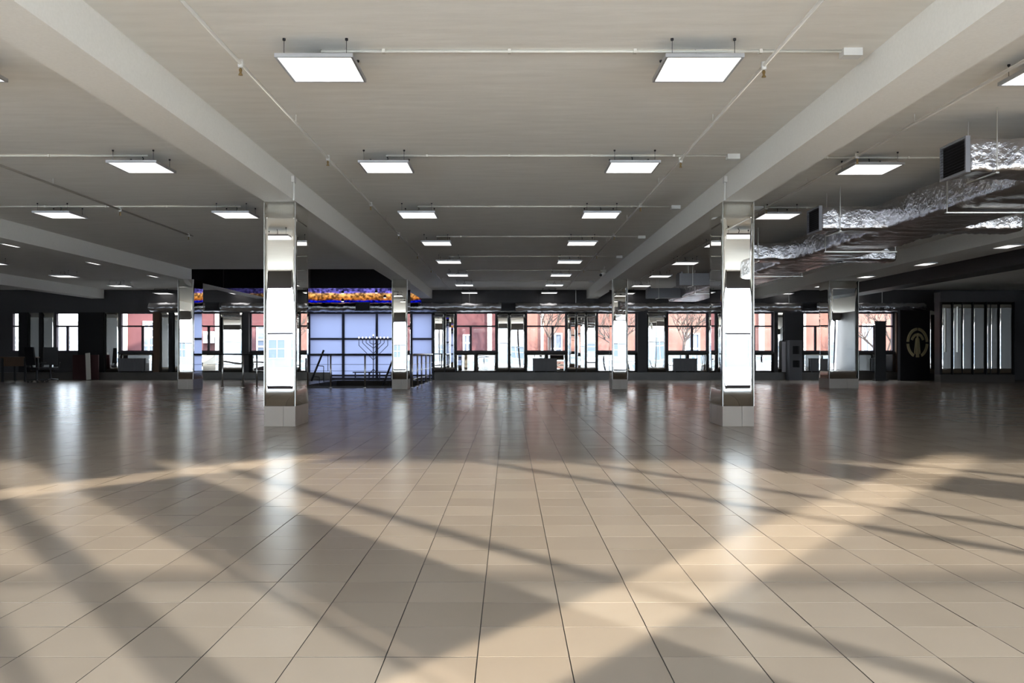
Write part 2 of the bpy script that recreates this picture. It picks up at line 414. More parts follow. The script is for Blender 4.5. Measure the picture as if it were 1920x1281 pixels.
# clerestory above the stair void
CX0, CX1 = fx(380), fx(736)
mb = MB().box(VX0, VX1+.4, YW, YW+.3, WZ1, 2.93).box(VX0, VX1+.2, YW, YW+.3, 3.50, 5.4); mb.build('stair_wall_panel', 'black_paint', wall_back)
names = 'farthest left|second left|third left, showing a red facade|fourth left, behind the pillar|fifth left, showing white sash windows|first right of the stairs|second right of the stairs|third right of the stairs, behind the pillar|fourth right of the stairs|fifth right of the stairs, beside the near pillar|sixth right of the stairs|last right before the round emblem'.split('|')
for k, (a, b_, f_) in enumerate(WIN):
    x0, x1 = fx(a), fx(b_)
    ml = [(x0+(x1-x0)*f_, (0,), .75)] if f_ else []
    window(k+1, x0, x1, WZ0, WZ1, YW+.08, ml, [WZT], 'dark framed window in the far wall, %s' % names[k], fr=.055)
    box('window_sill', 'wall_grey', (x0-.03, x1+.03, YW-.06, YW, WZ0-.05, WZ0), wall_back)
# lilac glazing at the stairs
x0, x1 = fx(LIL[0]), fx(LIL[1])
window(13, x0, x1, .02, WZ1, YW+.08, [(fx(643), (0,1,2,3), .8), (fx(706), (0,1,2,3), .7), (fx(771), (0,1,2,3), .7)], [.16, .95, 1.56],
       'tall lilac frosted window with dark grid behind the stairs', 'navy_frame', 'lilac_glass', fr=.06)
# clerestory picture strip
t = thing('window_14', 'blue and gold picture strip glowing above the stair window', 'window', ((fx(578)+CX1)/2, YW+.1, 2.93)); t['kind'] = 'structure'
box('picture_pane', 'picture_glass', (VX0, VX1+.4, YW+.1, YW+.115, 2.93, 3.50), t)
box('window_frame', 'navy_frame', (VX0, VX1+.4, YW+.05, YW+.09, 2.90, 2.945), t)
# small spot lamps on the picture strip
for k, (u, v_) in enumerate(((643, 548), (706, 547), (643, 563), (722, 556))):
    t = thing('spot_lamp', 'small white spot lamp on the picture strip, %s' % ('upper left','above the candelabrum','lower left','rightmost')[k], 'lamp', (fx(u), YW-.05, zw(v_, YW)), 'spot lamps on the picture strip')
    MB().lathe([(.02,-.05),(.05,-.03),(.06,.02),(.03,.05)], (fx(u), YW-.06, zw(v_, YW)), 10).build('lamp_shade', 'dark_steel', t, True)
    MB().lathe([(.045,-.07),(.05,-.045)], (fx(u), YW-.06, zw(v_, YW)), 10).build('bulb', 'panel_light', t)
    box('bracket', 'dark_steel', (fx(u)-.01, fx(u)+.01, YW-.06, YW+.08, zw(v_, YW)+.04, zw(v_, YW)+.06), t)
# dark plinth along the wall
for a, b_ in ((XL, HX0-.4), (fx(815), fx(1690))):
    struct(box('baseboard_back', 'dark_plinth', (a, b_, YW-.18, YW, 0, .285)), 'dark tiled plinth along the far wall, %s the stairs' % ('left of' if a < -10 else 'right of'), 'baseboard')
# mirror panels between and under the windows
MIR = [(55,76),(80,101),(197,223),(302,318),(326,344),(414,456),(537,577),(813,833),(834,853),(932,954),(955,985),(1063,1080),(1081,1098),(1099,1118),(1213,1249),(1328,1352),(1353,1379),(1457,1469),(1579,1604)]
sd = 100
for a, b_ in MIR:
    sd += 3
    mirror(fx(a)+.01, fx(b_)-.01, YW-.02, .29, WZ1-.02, wall_back, .0042, sd, (R.uniform(-.003,.003), R.uniform(-.002,.002)))
for a, b_ in ((224,288),(346,413),(468,535),(854,892),(893,931),(986,1024),(1025,1062),(1119,1157),(1158,1194),(1251,1289),(1290,1327),(1380,1414),(1415,1450),(1505,1541),(1542,1578),(1605,1641),(1642,1677)):
    sd += 3
    mirror(fx(a)+.01, fx(b_)-.01, YW-.02, .29, WZ0-.07, wall_back, .004, sd, (R.uniform(-.006,.006), R.uniform(-.004,.003)))
# dark strips that stand proud between the panels
for a, b_, mt in ((38,54,'black_paint'),(76,80,'black_paint'),(289,301,'brown_wood'),(318,326,'black_paint'),(456,468,'dark_wall'),(1195,1212,'dark_wall'),(1450,1457,'dark_wall'),(1469,1504,'dark_wall'),(1678,1689,'brown_wood')):
    box('wall_strip', mt, (fx(a), fx(b_), YW-.12, YW, .29, WZ1-.01), wall_back)
# dark red panelled stretch at left
o = box('wall_panel', 'dark_red', (fx(149), fx(196), YW-.5, YW-.42, .02, .95), None, origin=(fx(172), YW-.46, 0)); tag(o, 'low dark red screen before the black wall at left', 'screen')
box('wall_strip', 'black_paint', (fx(149), fx(196), YW-.12, YW, .02, WZ1-.01), wall_back)
o = MB().prism([(0,0),(.16,0),(.16,.03),(0,.03)], 2, 0, 1.02).build('leaning_board', 'white_pipe'); o.location = (fx(168)+.35, YW-.95, .02); o.rotation_euler = (-.22, -.12, .1)
tag(o, 'pale narrow board leaning against the black wall at left', 'board')

# side walls
struct(box('wall_left', 'dark_wall', (XL-.3, XL, YR-.4, YW+.3, -.25, ZC+.4)), 'dark left end wall of the hall', 'wall')
struct(box('wall_right', 'dark_wall', (XR, XR+.3, YR-.4, YW+.3, -.25, ZC+.4)), 'dark right end wall of the hall', 'wall')

# radiators under the windows
for u0, u1, lb in ((224,272,'at left beneath the red window'), (999,1044,'under the second window right of the stairs'), (1262,1306,'under the fourth window right of the stairs'), (1517,1545, 'beside the wide pillar'), (1632, 1650, 'behind the tall black stand')):
    t = thing('radiator', 'grey panel radiator standing on the plinth %s' % lb, 'radiator', (fx((u0+u1)/2), YW-.1, .285), 'radiators')
    a, b_ = fx(u0), fx(u1); n = max(3, int((b_-a)/.12))
    box('body', 'radiator_paint', (a, b_, YW-.13, YW-.07, .33, .80), t)
    for k in range(n):
        q = a+(b_-a)*(k+.5)/n; box('fin', 'radiator_paint', (q-.04, q+.04, YW-.15, YW-.13, .35, .78), t)
    box('top_grille', 'radiator_paint', (a-.01, b_+.01, YW-.155, YW-.06, .80, .815), t)
    for q in (a+.06, b_-.06): box('foot', 'dark_steel', (q-.02, q+.02, YW-.14, YW-.07, .285, .33), t)

# ------------------------------------------------------------------ far duct with grilles
def foil_tube(mb, p0, p1, ry, rz, n=18, step=.09, amp=.018, seed=0, sq=2.0):
    """superellipse section swept from p0 to p1 along x or y with crumpled skin"""
    p0, p1 = Vector(p0), Vector(p1); Lg = (p1-p0).length; ns = max(2, int(Lg/step)); ax = (p1-p0).normalized()
    side = Vector((0,1,0)) if abs(ax.x) > .5 else Vector((1,0,0)); i = len(mb.v)
    for q in range(ns+1):
        c = p0+ax*(Lg*q/ns)
        for k in range(n):
            t_ = 2*math.pi*(k+.5)/n; ct, st = math.cos(t_), math.sin(t_)
            a = math.copysign(abs(ct)**(2/sq), ct)*ry; b_ = math.copysign(abs(st)**(2/sq), st)*rz
            p = c+side*a+Vector((0,0,b_)); w_ = noise.noise(p*7+Vector((seed,0,0)))*amp + noise.noise(p*19)*amp*.6
            mb.v.append(tuple(p+(side*ct+Vector((0,0,st)))*w_))
    for q in range(ns):
        for k in range(n):
            j = (k+1) % n; mb.f.append((i+q*n+k, i+q*n+j, i+(q+1)*n+j, i+(q+1)*n+k))
    mb.f += [tuple(i+k for k in range(n)), tuple(i+ns*n+k for k in range(n))]
    return mb
t = thing('air_duct', 'long silver foil air duct running along the top of the far wall', 'air duct', (0, YW-.45, 2.72))
for a, b_, dz in ((-13.5, fx(735), 0), (fx(735), fx(1140), 0), (fx(1140), fx(1500), 0), (fx(1500), 15.6, 0)):
    foil_tube(MB(), (a, YW-.45, 2.735), (b_, YW-.45, 2.735), .19, .165, 20, .07, .035, a).build('duct_section', 'foil', t, True)
for u in (410, 686, 953, 1506, 1752):
    x_ = fx(u); g = box('grille', 'black_paint', (x_-.26, x_+.26, YW-.72, YW-.5, 2.60, 2.90), t)
    box('grille_frame', 'dark_steel', (x_-.29, x_+.29, YW-.735, YW-.72, 2.88, 2.91), g)
    box('grille_frame', 'dark_steel', (x_-.29, x_+.29, YW-.735, YW-.72, 2.59, 2.62), g)
    for q in range(5): box('slat', 'dark_steel', (x_-.26, x_+.26, YW-.735, YW-.72, 2.65+q*.045, 2.66+q*.045), g)
for x_ in (-12, -7.5, -1.5, 2.5, 6, 10.5, 14): MB().tube((x_, YW-.45, 2.9), (x_, YW-.45, ZC if not VX0 < x_ < VX1 else 5.4), .008, 6).build('hanger', 'steel', t)
o = box('wall_fascia', 'wall_grey', (fx(832), fx(1082), YW-.12, YW, 2.93, 3.30), wall_back)
for u in (866, 893, 1010, 1040): box('wall_strip', 'dark_wall', (fx(u)-.01, fx(u)+.01, YW-.13, YW-.12, 2.93, 3.30), wall_back)

# gloss black lining of the stair void below its upper walls
for x_ in (VX0, VX1-.012):
    struct(box('trim_%d' % (1 if x_ < -5 else 2), 'gloss_black', (x_, x_+.012, VY0+.01, YW-.01, ZB+.01, 5.38)), 'gloss black lining on the %s side of the stair void' % ('left' if x_ < -5 else 'right'), 'trim')

# ------------------------------------------------------------------ foil ducts in the right bay
DX0, DX1 = 5.5, 6.55; DZ0, DZ1 = 2.79, 3.24
t = thing('air_duct', 'big silver foil wrapped air duct with side outlets under the right bay ceiling', 'air duct', (6.0, 16, DZ0))
for a, b_ in ((3.0, 8.5), (8.5, 12.4), (12.4, 16.4), (16.4, 22.2), (22.2, 29)):
    foil_tube(MB(), (6.02, a, 3.015), (6.02, b_, 3.015), .53, .225, 48, .07, .022, a, 9).build('duct_section', 'foil', t, True)
for k, (yc, mtl) in enumerate(((8.51, 'foil'), (12.42, 'foil'), (16.42, 'foil'), (22.2, 'box_grey'), (27.2, 'box_grey'))):
    if mtl == 'foil':
        br = foil_tube(MB(), (4.53, yc, 2.965), (5.6, yc, 2.965), .235, .17, 40, .04, .020, yc, 8).build('branch', 'foil', t, True)
        foil_tube(MB(), (6.45, yc, 2.93), (7.45, yc, 2.93), .24, .14, 40, .04, .022, yc+3, 6).build('branch', 'foil', t, True)
    else:
        br = box('branch', mtl, (4.45, 5.6, yc-.24, yc+.24, 2.79, 3.10), t)
    x_ = 4.5
    box('grille_frame', 'box_grey', (x_-.012, x_+.034, yc-.25, yc+.25, 2.785, 2.81), br); box('grille_frame', 'box_grey', (x_-.012, x_+.034, yc-.25, yc+.25, 3.12, 3.145), br)
    box('grille_frame', 'box_grey', (x_-.012, x_+.034, yc-.25, yc-.23, 2.81, 3.12), br); box('grille_frame', 'box_grey', (x_-.012, x_+.034, yc+.23, yc+.25, 2.81, 3.12), br)
    box('grille_back', 'black_paint', (x_+.015, x_+.028, yc-.23, yc+.23, 2.81, 3.12), br)
    for q in range(10):
        z_ = 2.825+q*.03
        MB().prism([(x_-.02, z_), (x_+.012, z_+.014), (x_+.012, z_+.018), (x_-.02, z_+.004)], 1, yc-.23, yc+.23).build('slat', 'dark_steel', br)
    hx = 4.79
    MB().tube((hx, yc-.26, 2.80), (hx, yc-.26, ZC), .006, 6).build('hanger', 'steel', t)
    MB().tube((hx, yc+.26, 2.80), (hx, yc+.26, ZC), .006, 6).build('hanger', 'steel', t)
    MB().box(hx-.015, hx+.015, yc-.27, yc+.27, 2.77, 2.785).build('hanger_bar', 'steel', t)
for yc in (6.2, 10.4, 14.4, 19, 24.5):
    for x_ in (5.42, 6.62): MB().tube((x_, yc, 2.74), (x_, yc, ZC), .006, 6).build('hanger', 'steel', t)
    MB().box(5.40, 6.64, yc-.02, yc+.02, 2.735, 2.75).build('hanger_bar', 'steel', t)

# ------------------------------------------------------------------ ceiling lights
PZ = CAM+2.256
def panel_proto():
    t = thing('ceiling_light', 'x', 'ceiling light', (0,0,0), 'square LED ceiling panels')
    h = .30
    MB().box(-h,h,-h,-h+.018,0,.03).box(-h,h,h-.018,h,0,.03).box(-h,-h+.018,-h+.018,h-.018,0,.03).box(h-.018,h,-h+.018,h-.018,0,.03).box(-h+.018,h-.018,-h+.018,h-.018,.02,.03).build('frame', 'panel_frame', t)
    box('diffuser', 'panel_light', (-h+.018,h-.018,-h+.018,h-.018,.004,.014), t)
    for sx in (-1,1):
        for sy in (-1,1):
            w = MB().tube((sx*.24, sy*.24, .03), (sx*.24, sy*.24, ZC-PZ), .0025, 5).build('hanger_wire', 'dark_steel', t)
            MB().lathe([(.004,-.02),(.012,-.015),(.012,0)], (sx*.24, sy*.24, ZC-PZ), 8).build('ceiling_screw', 'dark_steel', w)
    box('driver', 'dark_steel', (-.05,.05,-.03,.03,.03,.07), t)
    MB().path([(0,0,.07),(.01,.02,.12),(-.01,.0,ZC-PZ)], .006, 6).build('cable', 'dark_steel', t)
    return t
ROW = [6.69+3.53*i for i in range(8)]
nth = 'first second third fourth fifth sixth seventh eighth'.split()
SPOT = []
for i, y in enumerate(ROW):
    for sx, nm in ((-1.49,'left'), (1.49,'right')): SPOT.append((sx, y, '%s panel of the central bay, left file' % nth[i] if sx < 0 else '%s panel of the central bay, right file' % nth[i]))
for i in (0, 1, 2): SPOT.append((-4.47, ROW[i], '%s panel left of the left beam, nearest file' % nth[i]))
SPOT.append((-7.35, ROW[1], 'outside the left edge, second row')); SPOT.append((-7.35, ROW[2], 'third row left, beside the outer left beam'))
SPOT.append((-4.47, ROW[3], 'hidden behind the near left pillar'))
for i in range(3, 8): SPOT.append((-10.2, ROW[i]+.3, '%s panel of the far left bay, inner file' % nth[i-3]))
for i in range(3, 8): SPOT.append((-13.05, ROW[i]+.3, '%s panel of the far left bay, outer file' % nth[i-3]))
for i in range(8): SPOT.append((4.42, ROW[i]+(.1 if i < 3 else .3), '%s panel right of the right beam' % nth[i]))
for i in range(2, 8): SPOT.append((10.42, ROW[i]+.5, '%s panel of the right outer bay, inner file' % nth[i-2]))
for i in range(3, 8): SPOT.append((13.1, ROW[i]+.5, '%s panel of the right outer bay, outer file' % nth[i-3]))
proto = None
for x_, y_, lb in SPOT:
    lb = 'square white LED ceiling panel, '+lb
    if proto is None: proto = panel_proto(); proto.location = (x_, y_, PZ); proto['label'] = lb
    else: copy_tree(proto, (x_, y_, PZ), lb)

# conduits and junction boxes along each row of lights
def conduit(x0, x1, y, lb, box_at=None):
    t = thing('conduit', lb, 'conduit', ((x0+x1)/2, y, ZC), 'white ceiling conduits')
    MB().tube((x0, y, ZC-.014), (x1, y, ZC-.014), .012, 8).build('tube', 'white_pipe', t, True)
    for k in range(int(abs(x1-x0)/1.0)):
        q = x0+.5+k*1.0; box('clip', 'white_pipe', (q-.012, q+.012, y-.022, y+.022, ZC-.03, ZC), t)
    if box_at is not None: box('junction_box', 'white_plastic', (box_at-.075, box_at+.075, y-.05, y+.05, ZC-.06, ZC), t)
for i, y in enumerate(ROW[:7]):
    conduit(-1.5, 2.75, y, 'thin white conduit across the central ceiling, %s from the camera' % nth[i], 2.72)
for i in (1, 2):
    conduit(-9.1, -4.4, ROW[i], 'thin white conduit across the left bay ceiling, %s one' % ('nearer', 'farther')[i-1])
for i in (1, 2):
    conduit(3.4, 9.1, ROW[i]+.1, 'thin white conduit across the right bay ceiling, %s one' % ('nearer', 'farther')[i-1], 4.1 if i == 2 else None)
# sprinkler pipes
def sprinkler(x, y0, y1, heads, lb, z=CAM+2.33):
    t = thing('sprinkler_pipe', lb, 'pipe', (x, (y0+y1)/2, z), 'sprinkler pipes')
    MB().tube((x, y0, z), (x, y1, z), .015, 10).build('pipe', 'pipe_paint', t, True)
    for y in heads:
        hd = MB().lathe([(.022,-.03),(.024,.03)], (x, y, z), 10).build('sprinkler_head', 'white_plastic', t, True)
        MB().lathe([(.006,-.035),(.014,-.05),(.008,-.075),(.018,-.09),(.018,-.094)], (x, y, z-.0), 10).build('nozzle', 'brass', hd, True)
    y = y0+1.3
    while y < y1:
        MB().tube((x, y, z+.02), (x, y, ZC), .005, 6).build('hanger', 'white_pipe', t); y += 3.1
sprinkler(-2.16, 1.0, 30, [6.75, 10.0, 13.1, 16.4, 19.8, 23.2], 'thin sprinkler pipe left of the central lights')
sprinkler(2.06, 1.0, 30, [6.8, 10.1, 13.2, 16.5, 19.8, 23.2], 'thin sprinkler pipe right of the central lights')
sprinkler(-6.3, 1.0, 16.7, [6.6, 13.6, 16.5], 'thin sprinkler pipe in the left bay ceiling')
sprinkler(4.10, 1.0, 26, [6.4, 9.9, 13.4, 16.9], 'thin sprinkler pipe in the right bay above the light panels')
# small fittings on the beams
for sx, lb in ((-1, 'left'), (1, 'right')):
    xx = sx*2.92
    t = thing('junction_box', 'small white junction box and tube on the %s beam above the near pillar' % lb, 'box', (xx, 11.3, 3.3), 'beam junction boxes')
    d_ = -sx
    MB().box(min(xx, xx+d_*.04), max(xx, xx+d_*.04), 11.25, 11.35, 3.30, 3.38).build('housing', 'white_plastic', t)
    MB().tube((xx+d_*.02, 11.3, 3.30), (xx+d_*.02, 11.3, 3.06), .012, 8).build('tube', 'white_plastic', t)
def camera_fit(loc, lb, mtl, rz):
    t = thing('security_camera', lb, 'camera', loc)
    M_ = Matrix.Translation(loc) @ Matrix.Rotation(rz, 4, 'Z')
    MB().tube((0,0,0), (0,.22,-.05), .055, 12, .05).xform(M_).build('housing', mtl, t, True)
    MB().tube((0,.215,-.05), (0,.235,-.054), .04, 12).xform(M_).build('lens', 'chair_black', t)
    MB().path([(0,.05,.04), (0,.02,.14), (0,-.02,.19)], .014, 8).xform(M_).build('bracket', mtl, t)
camera_fit((2.62, 23.2, 3.20), 'small grey security camera hanging beside the right beam', 'white_plastic', 2.6)
camera_fit((-14.2, 23.2, 3.20), 'small dark security camera under the ceiling at the left edge', 'chair_black', 2.2)

# ------------------------------------------------------------------ stair railing
t = thing('stair_railing', 'steel railing with thin cables around the stair opening', 'railing', (-5.5, 24.45, 0))
yr = 24.45
posts = [(-8.35, yr), (-7.75, yr), (-7.35, yr), (-6.25, yr), (-5.2, yr), (-4.2, yr), (-2.83, yr), (-2.80, 25.6), (-2.80, 26.8), (-2.80, 28.2), (-2.80, 29.6)]
for x_, y_ in posts:
    p = MB().tube((x_, y_, 0), (x_, y_, .965), .024, 10).build('post', 'steel', t, True)
    MB().lathe([(.06,0),(.06,.012),(.03,.02)], (x_, y_, 0), 12).build('flange', 'steel', p)
MB().tube((-8.8, yr, .975), (-3.3, yr, .975), .022, 10).build('handrail', 'dark_steel', t, True)
MB().tube((-2.80, 24.4, .975), (-2.80, 30.6, .975), .022, 10).build('handrail', 'steel', t, True)
for z_ in (.68, .49, .25):
    MB().tube((-8.8, yr, z_), (-3.3, yr, z_), .006, 6).build('cable', 'dark_steel', t); MB().tube((-2.80, 24.45, z_), (-2.80, 30.6, z_), .006, 6).build('cable', 'steel', t)
box('upstand', 'wall_grey', (-6.35, -3.3, yr+.05, yr+.13, 0, .05), t)
for k, (ua, va, ub, vb) in enumerate(((607, 657, 588, 714), (737, 674, 719, 726))):
    dd = 25.6
    a = (xw(ua, dd), dd, zw(va, dd)); b_ = (xw(ub, dd), dd-.3, zw(vb, dd))
    q = thing('stair_handrail', 'dark sloping handrail of the stairs, %s one' % ('left', 'right')[k], 'handrail', b_, 'stair handrails')
    MB().tube(a, b_, .03, 10).build('rail', 'dark_steel', q, True)
    for s_ in (.15, .5, .85):
        p = Vector(b_).lerp(Vector(a), s_); MB().tube(p, (p.x+.18, p.y+.02, p.z-.02), .012, 6).tube((p.x+.18, p.y+.02, p.z-.02), (p.x+.18, p.y+.02, max(p.z-.5, -.1)), .012, 6).build('bracket', 'dark_steel', q)

# candelabrum before the lilac window
yc = 31.45; cx = xw(700, yc)
t = thing('candelabrum', 'tall dark nine branched candelabrum before the lilac window', 'candelabrum', (cx, yc, 0))
zt = zw(637, yc); MB().tube((cx, yc, .1), (cx, yc, zt+.09), .016, 8).build('stem', 'navy_frame', t)
for k in range(1, 5):
    w_ = k*27/4*yc/F; zb = zw((646, 653, 663, 675)[k-1], yc); zk = zb+w_*1.0
    for s_ in (-1, 1): MB().path([(cx, yc, zb), (cx+s_*w_, yc, min(zk, zt-.12)), (cx+s_*w_, yc, zt)], .013, 6).build('arm', 'navy_frame', t)
for k in range(-4, 5):
    z_ = zt+(.09 if k == 0 else 0); q = MB().lathe([(.012,0),(.028,.03),(.028,.04)], (cx+k*27/4*yc/F, yc, z_), 8).build('candle_cup', 'navy_frame', t)
    MB().lathe([(.016,.04),(.03,.07),(.022,.10),(.006,.115)], (cx+k*27/4*yc/F, yc, z_), 8).build('bulb', 'panel_light', q, True)
mb = MB()
for q in range(3): mb.path([(cx, yc, .42), (cx+.16*math.cos(q*2.1+.5), yc+.1*math.sin(q*2.1+.5), .26), (cx+.2*math.cos(q*2.1+.5), yc+.12*math.sin(q*2.1+.5), 0)], .014, 6)
mb.build('tripod_base', 'navy_frame', t)
t = thing('bench', 'low dark bench under the candelabrum', 'bench', (cx-.1, 31.6, 0))
box('seat', 'navy_frame', (cx-.8, cx+.72, 31.58, 31.82, .27, .31), t)
for x_ in (cx-.72, cx-.2, cx+.2, cx+.64): box('leg', 'navy_frame', (x_-.02, x_+.02, 31.66, 31.72, 0, .27), t)

# ------------------------------------------------------------------ right end: cabinet, banner, emblem wall, mirrored block
t = thing('cabinet', 'grey cabinet with two dark square openings between the far windows', 'cabinet', (fx(1488), YW-.5, 0))
a, b_ = xw(1478, 31.5), xw(1502, 31.5); ya, yb = YW-.62, YW-.15
box('base', 'speaker_grey', (a, b_, ya, yb, 0, .36), t)
mb = MB().box(a, b_, yb-.03, yb, .36, 1.5)
for z0, z1 in ((.36,.48), (.74,.98), (1.28,1.5)): mb.box(a, b_, ya, yb-.03, z0, z1)
for z0, z1 in ((.48,.74), (.98,1.28)): mb.box(a, a+.13, ya, yb-.03, z0, z1).box(b_-.10, b_, ya, yb-.03, z0, z1)
mb.build('body', 'speaker_grey', t)
for z0, z1 in ((.48,.74), (.98,1.28)): box('opening_back', 'black_paint', (a+.13, b_-.10, ya+.18, ya+.2, z0, z1), t)
box('side_panel', 'pale_wall', (a-.14, a-.01, yb-.1, yb, .3, 1.45), t)
t = thing('banner_stand', 'tall narrow black stand before the last right window', 'banner', (xw(1650, 30.8), 30.8, 0))
a, b_ = xw(1641, 30.8), xw(1661, 30.8)
box('panel', 'chair_black', (a, b_, 30.79, 30.83, .06, 2.15), t); box('base', 'chair_black', (a-.04, b_+.04, 30.68, 30.94, 0, .06), t); box('top_rail', 'dark_steel', (a-.01, b_+.01, 30.78, 30.84, 2.15, 2.19), t)
# angled dark wall with the round gold emblem
ex, ey, ea = xw(1716, 31.2), 31.2, math.radians(25)
M_ = Matrix.Translation((ex, ey, 0)) @ Matrix.Rotation(ea, 4, 'Z')
t = thing('emblem_wall', 'dark angled wall panel carrying a round gold emblem', 'wall panel', (ex, ey, 0))
MB().box(-.78, .78, 0, .12, 0, 2.60).xform(M_).build('panel', 'dark_wall', t)
t2 = thing('round_emblem', 'round gold emblem with an arched letter T on the dark wall', 'emblem', (ex, ey, zw(643, ey)))
zc = zw(643, ey); OX = .10
def arc(r0, r1, a0, a1, n=14):
    mb = MB(); pts = [(OX+r0*math.cos(math.radians(a0+(a1-a0)*k/n)), zc+r0*math.sin(math.radians(a0+(a1-a0)*k/n))) for k in range(n+1)]
    pts += [(OX+r1*math.cos(math.radians(a1+(a0-a1)*k/n)), zc+r1*math.sin(math.radians(a1+(a0-a1)*k/n))) for k in range(n+1)]
    return mb.prism(pts, 1, -.04, 0).xform(M_)
for a0, a1 in ((4, 86), (94, 176), (184, 246), (294, 356)): arc(.46, .56, a0, a1).build('ring_segment', 'gold', t2)
for a0, a1 in ((20, 86), (94, 160)): arc(.27, .36, a0, a1, 8).build('arch_segment', 'gold', t2)
MB().prism([(OX-.025, zc+.26), (OX+.025, zc+.26), (OX+.07, zc-.54), (OX-.07, zc-.54)], 1, -.04, 0).xform(M_).build('stem', 'gold', t2)
for s_ in (-1, 1): MB().prism([(OX+s_*.05, zc+.18), (OX+s_*.09, zc+.16), (OX+s_*.16, zc-.36), (OX+s_*.12, zc-.42)], 1, -.025, 0).xform(M_).build('ray', 'gold', t2)
mirror(xw(1744, 31.3), xw(1762, 31.3), 31.3, .25, 2.6, t, .003, 301)
# mirrored block at far right
yb_ = 29.0; X0, X1 = xw(1763, yb_), xw(1902, yb_)
t = thing('mirrored_block', 'dark block clad in upright mirror strips at far right', 'cabinet block', ((X0+X1)/2, yb_+1, 0))
box('core', 'dark_wall', (X0, X1, yb_+.03, yb_+.4, .27, 2.78), t)
box('plinth', 'dark_plinth', (X0, X1, yb_-.02, yb_+.4, 0, .27), t)
box('cornice', 'wall_grey', (X0-.02, X1+.02, yb_-.05, yb_+.4, 2.78, 3.12), t)
for k, (a, b_) in enumerate(((1766,1785),(1787,1804),(1805,1823),(1825,1847),(1851,1857),(1858,1871),(1874,1899))):
    mirror(xw(a, yb_)+.005, xw(b_, yb_)-.005, yb_, .285, 2.77, t, .003, 400+k*5, (R.uniform(-.012,.012), 0))
for u in (1764.5, 1786, 1824, 1849, 1872.5, 1901):
    box('post', 'black_paint', (xw(u, yb_)-.016, xw(u, yb_)+.016, yb_-.03, yb_+.03, .27, 2.78), t)
MB().tube((xw(1795, 28.6), 28.6, 1.05), (xw(1795, 28.6), 28.6, 2.6), .035, 10).build('pipe', 'steel', t)

# ------------------------------------------------------------------ left end: table and office chairs
def office_chair(loc, rz, lb):
    t = thing('office_chair', lb, 'chair', loc, 'dark office chairs'); M_ = Matrix.Translation(loc) @ Matrix.Rotation(rz, 4, 'Z')
    MB().box(-.24,.24,-.23,.23,.44,.52).xform(M_).build('seat', 'chair_black', t)
    MB().prism([(.20,.60),(.25,.60),(.33,1.22),(.28,1.22)], 0, -.23, .23).xform(M_).build('backrest', 'chair_black', t)
    MB().prism([(.14,.42),(.17,.42),(.27,.75),(.24,.75)], 0, -.04, .04).xform(M_).build('back_bracket', 'dark_steel', t)
    MB().tube((0,0,.09), (0,0,.44), .03, 10).xform(M_).build('column', 'dark_steel', t)
    for s_ in (-1,1):
        MB().path([(s_*.25,.12,.46), (s_*.28,.12,.68), (s_*.28,-.12,.68)], .018, 6).xform(M_).build('armrest', 'chair_black', t)
    for k in range(5):
        q = 2*math.pi*k/5; lg = MB().tube((0,0,.10), (.29*math.cos(q), .29*math.sin(q), .075), .02, 6, .014).xform(M_).build('leg', 'dark_steel', t)
        MB().tube((.29*math.cos(q)-.012, .29*math.sin(q), .03), (.29*math.cos(q)+.012, .29*math.sin(q), .03), .03, 10).xform(M_).build('caster', 'rubber', lg)
office_chair((xw(70, 28.9), 28.9, 0), 2.7, 'black office chair at far left, nearer the dark table')
office_chair((xw(95, 29.7), 29.7, 0), 3.6, 'black office chair at far left, on the window side')
t = thing('table', 'dark brown table at the left edge beside the office chairs', 'table', (xw(36, 30), 30, 0))
a, b_ = xw(12, 30), xw(60, 30)
box('tabletop', 'brown_wood', (a, b_, 29.6, 30.5, .84, .88), t)
for x_ in (a+.06, b_-.06):
    for y_ in (29.68, 30.42): box('leg', 'chair_black', (x_-.03, x_+.03, y_-.03, y_+.03, 0, .84), t)
box('apron', 'brown_wood', (a+.06, b_-.06, 29.69, 29.71, .55, .84), t)

# photographer's tripod, seen only in the mirrors
t = thing('tripod', 'black camera tripod at the viewpoint, seen only in the mirrors', 'tripod', (0, -.2, 0))
for k in range(3):
    q = math.radians(90+120*k); MB().tube((0, -.2, .82), (.4*math.cos(q), -.2+.4*math.sin(q)*.7, 0), .016, 8, .011).build('leg', 'chair_black', t)
MB().tube((0,-.2,.75), (0,-.2,.93), .02, 8).build('column', 'chair_black', t)
box('head', 'chair_black', (-.05,.05,-.25,-.15,.93,.95), t)
t = thing('photo_camera', 'black photo camera on the tripod, seen only in the mirrors', 'camera', (0, -.2, .95))
MB().box(-.07,.07,-.24,-.17,.95,1.05).box(-.03,.03,-.23,-.18,1.05,1.08).build('body', 'chair_black', t)
MB().tube((0,-.17,1.0), (0,-.06,1.0), .035, 14).build('lens', 'chair_black', t)

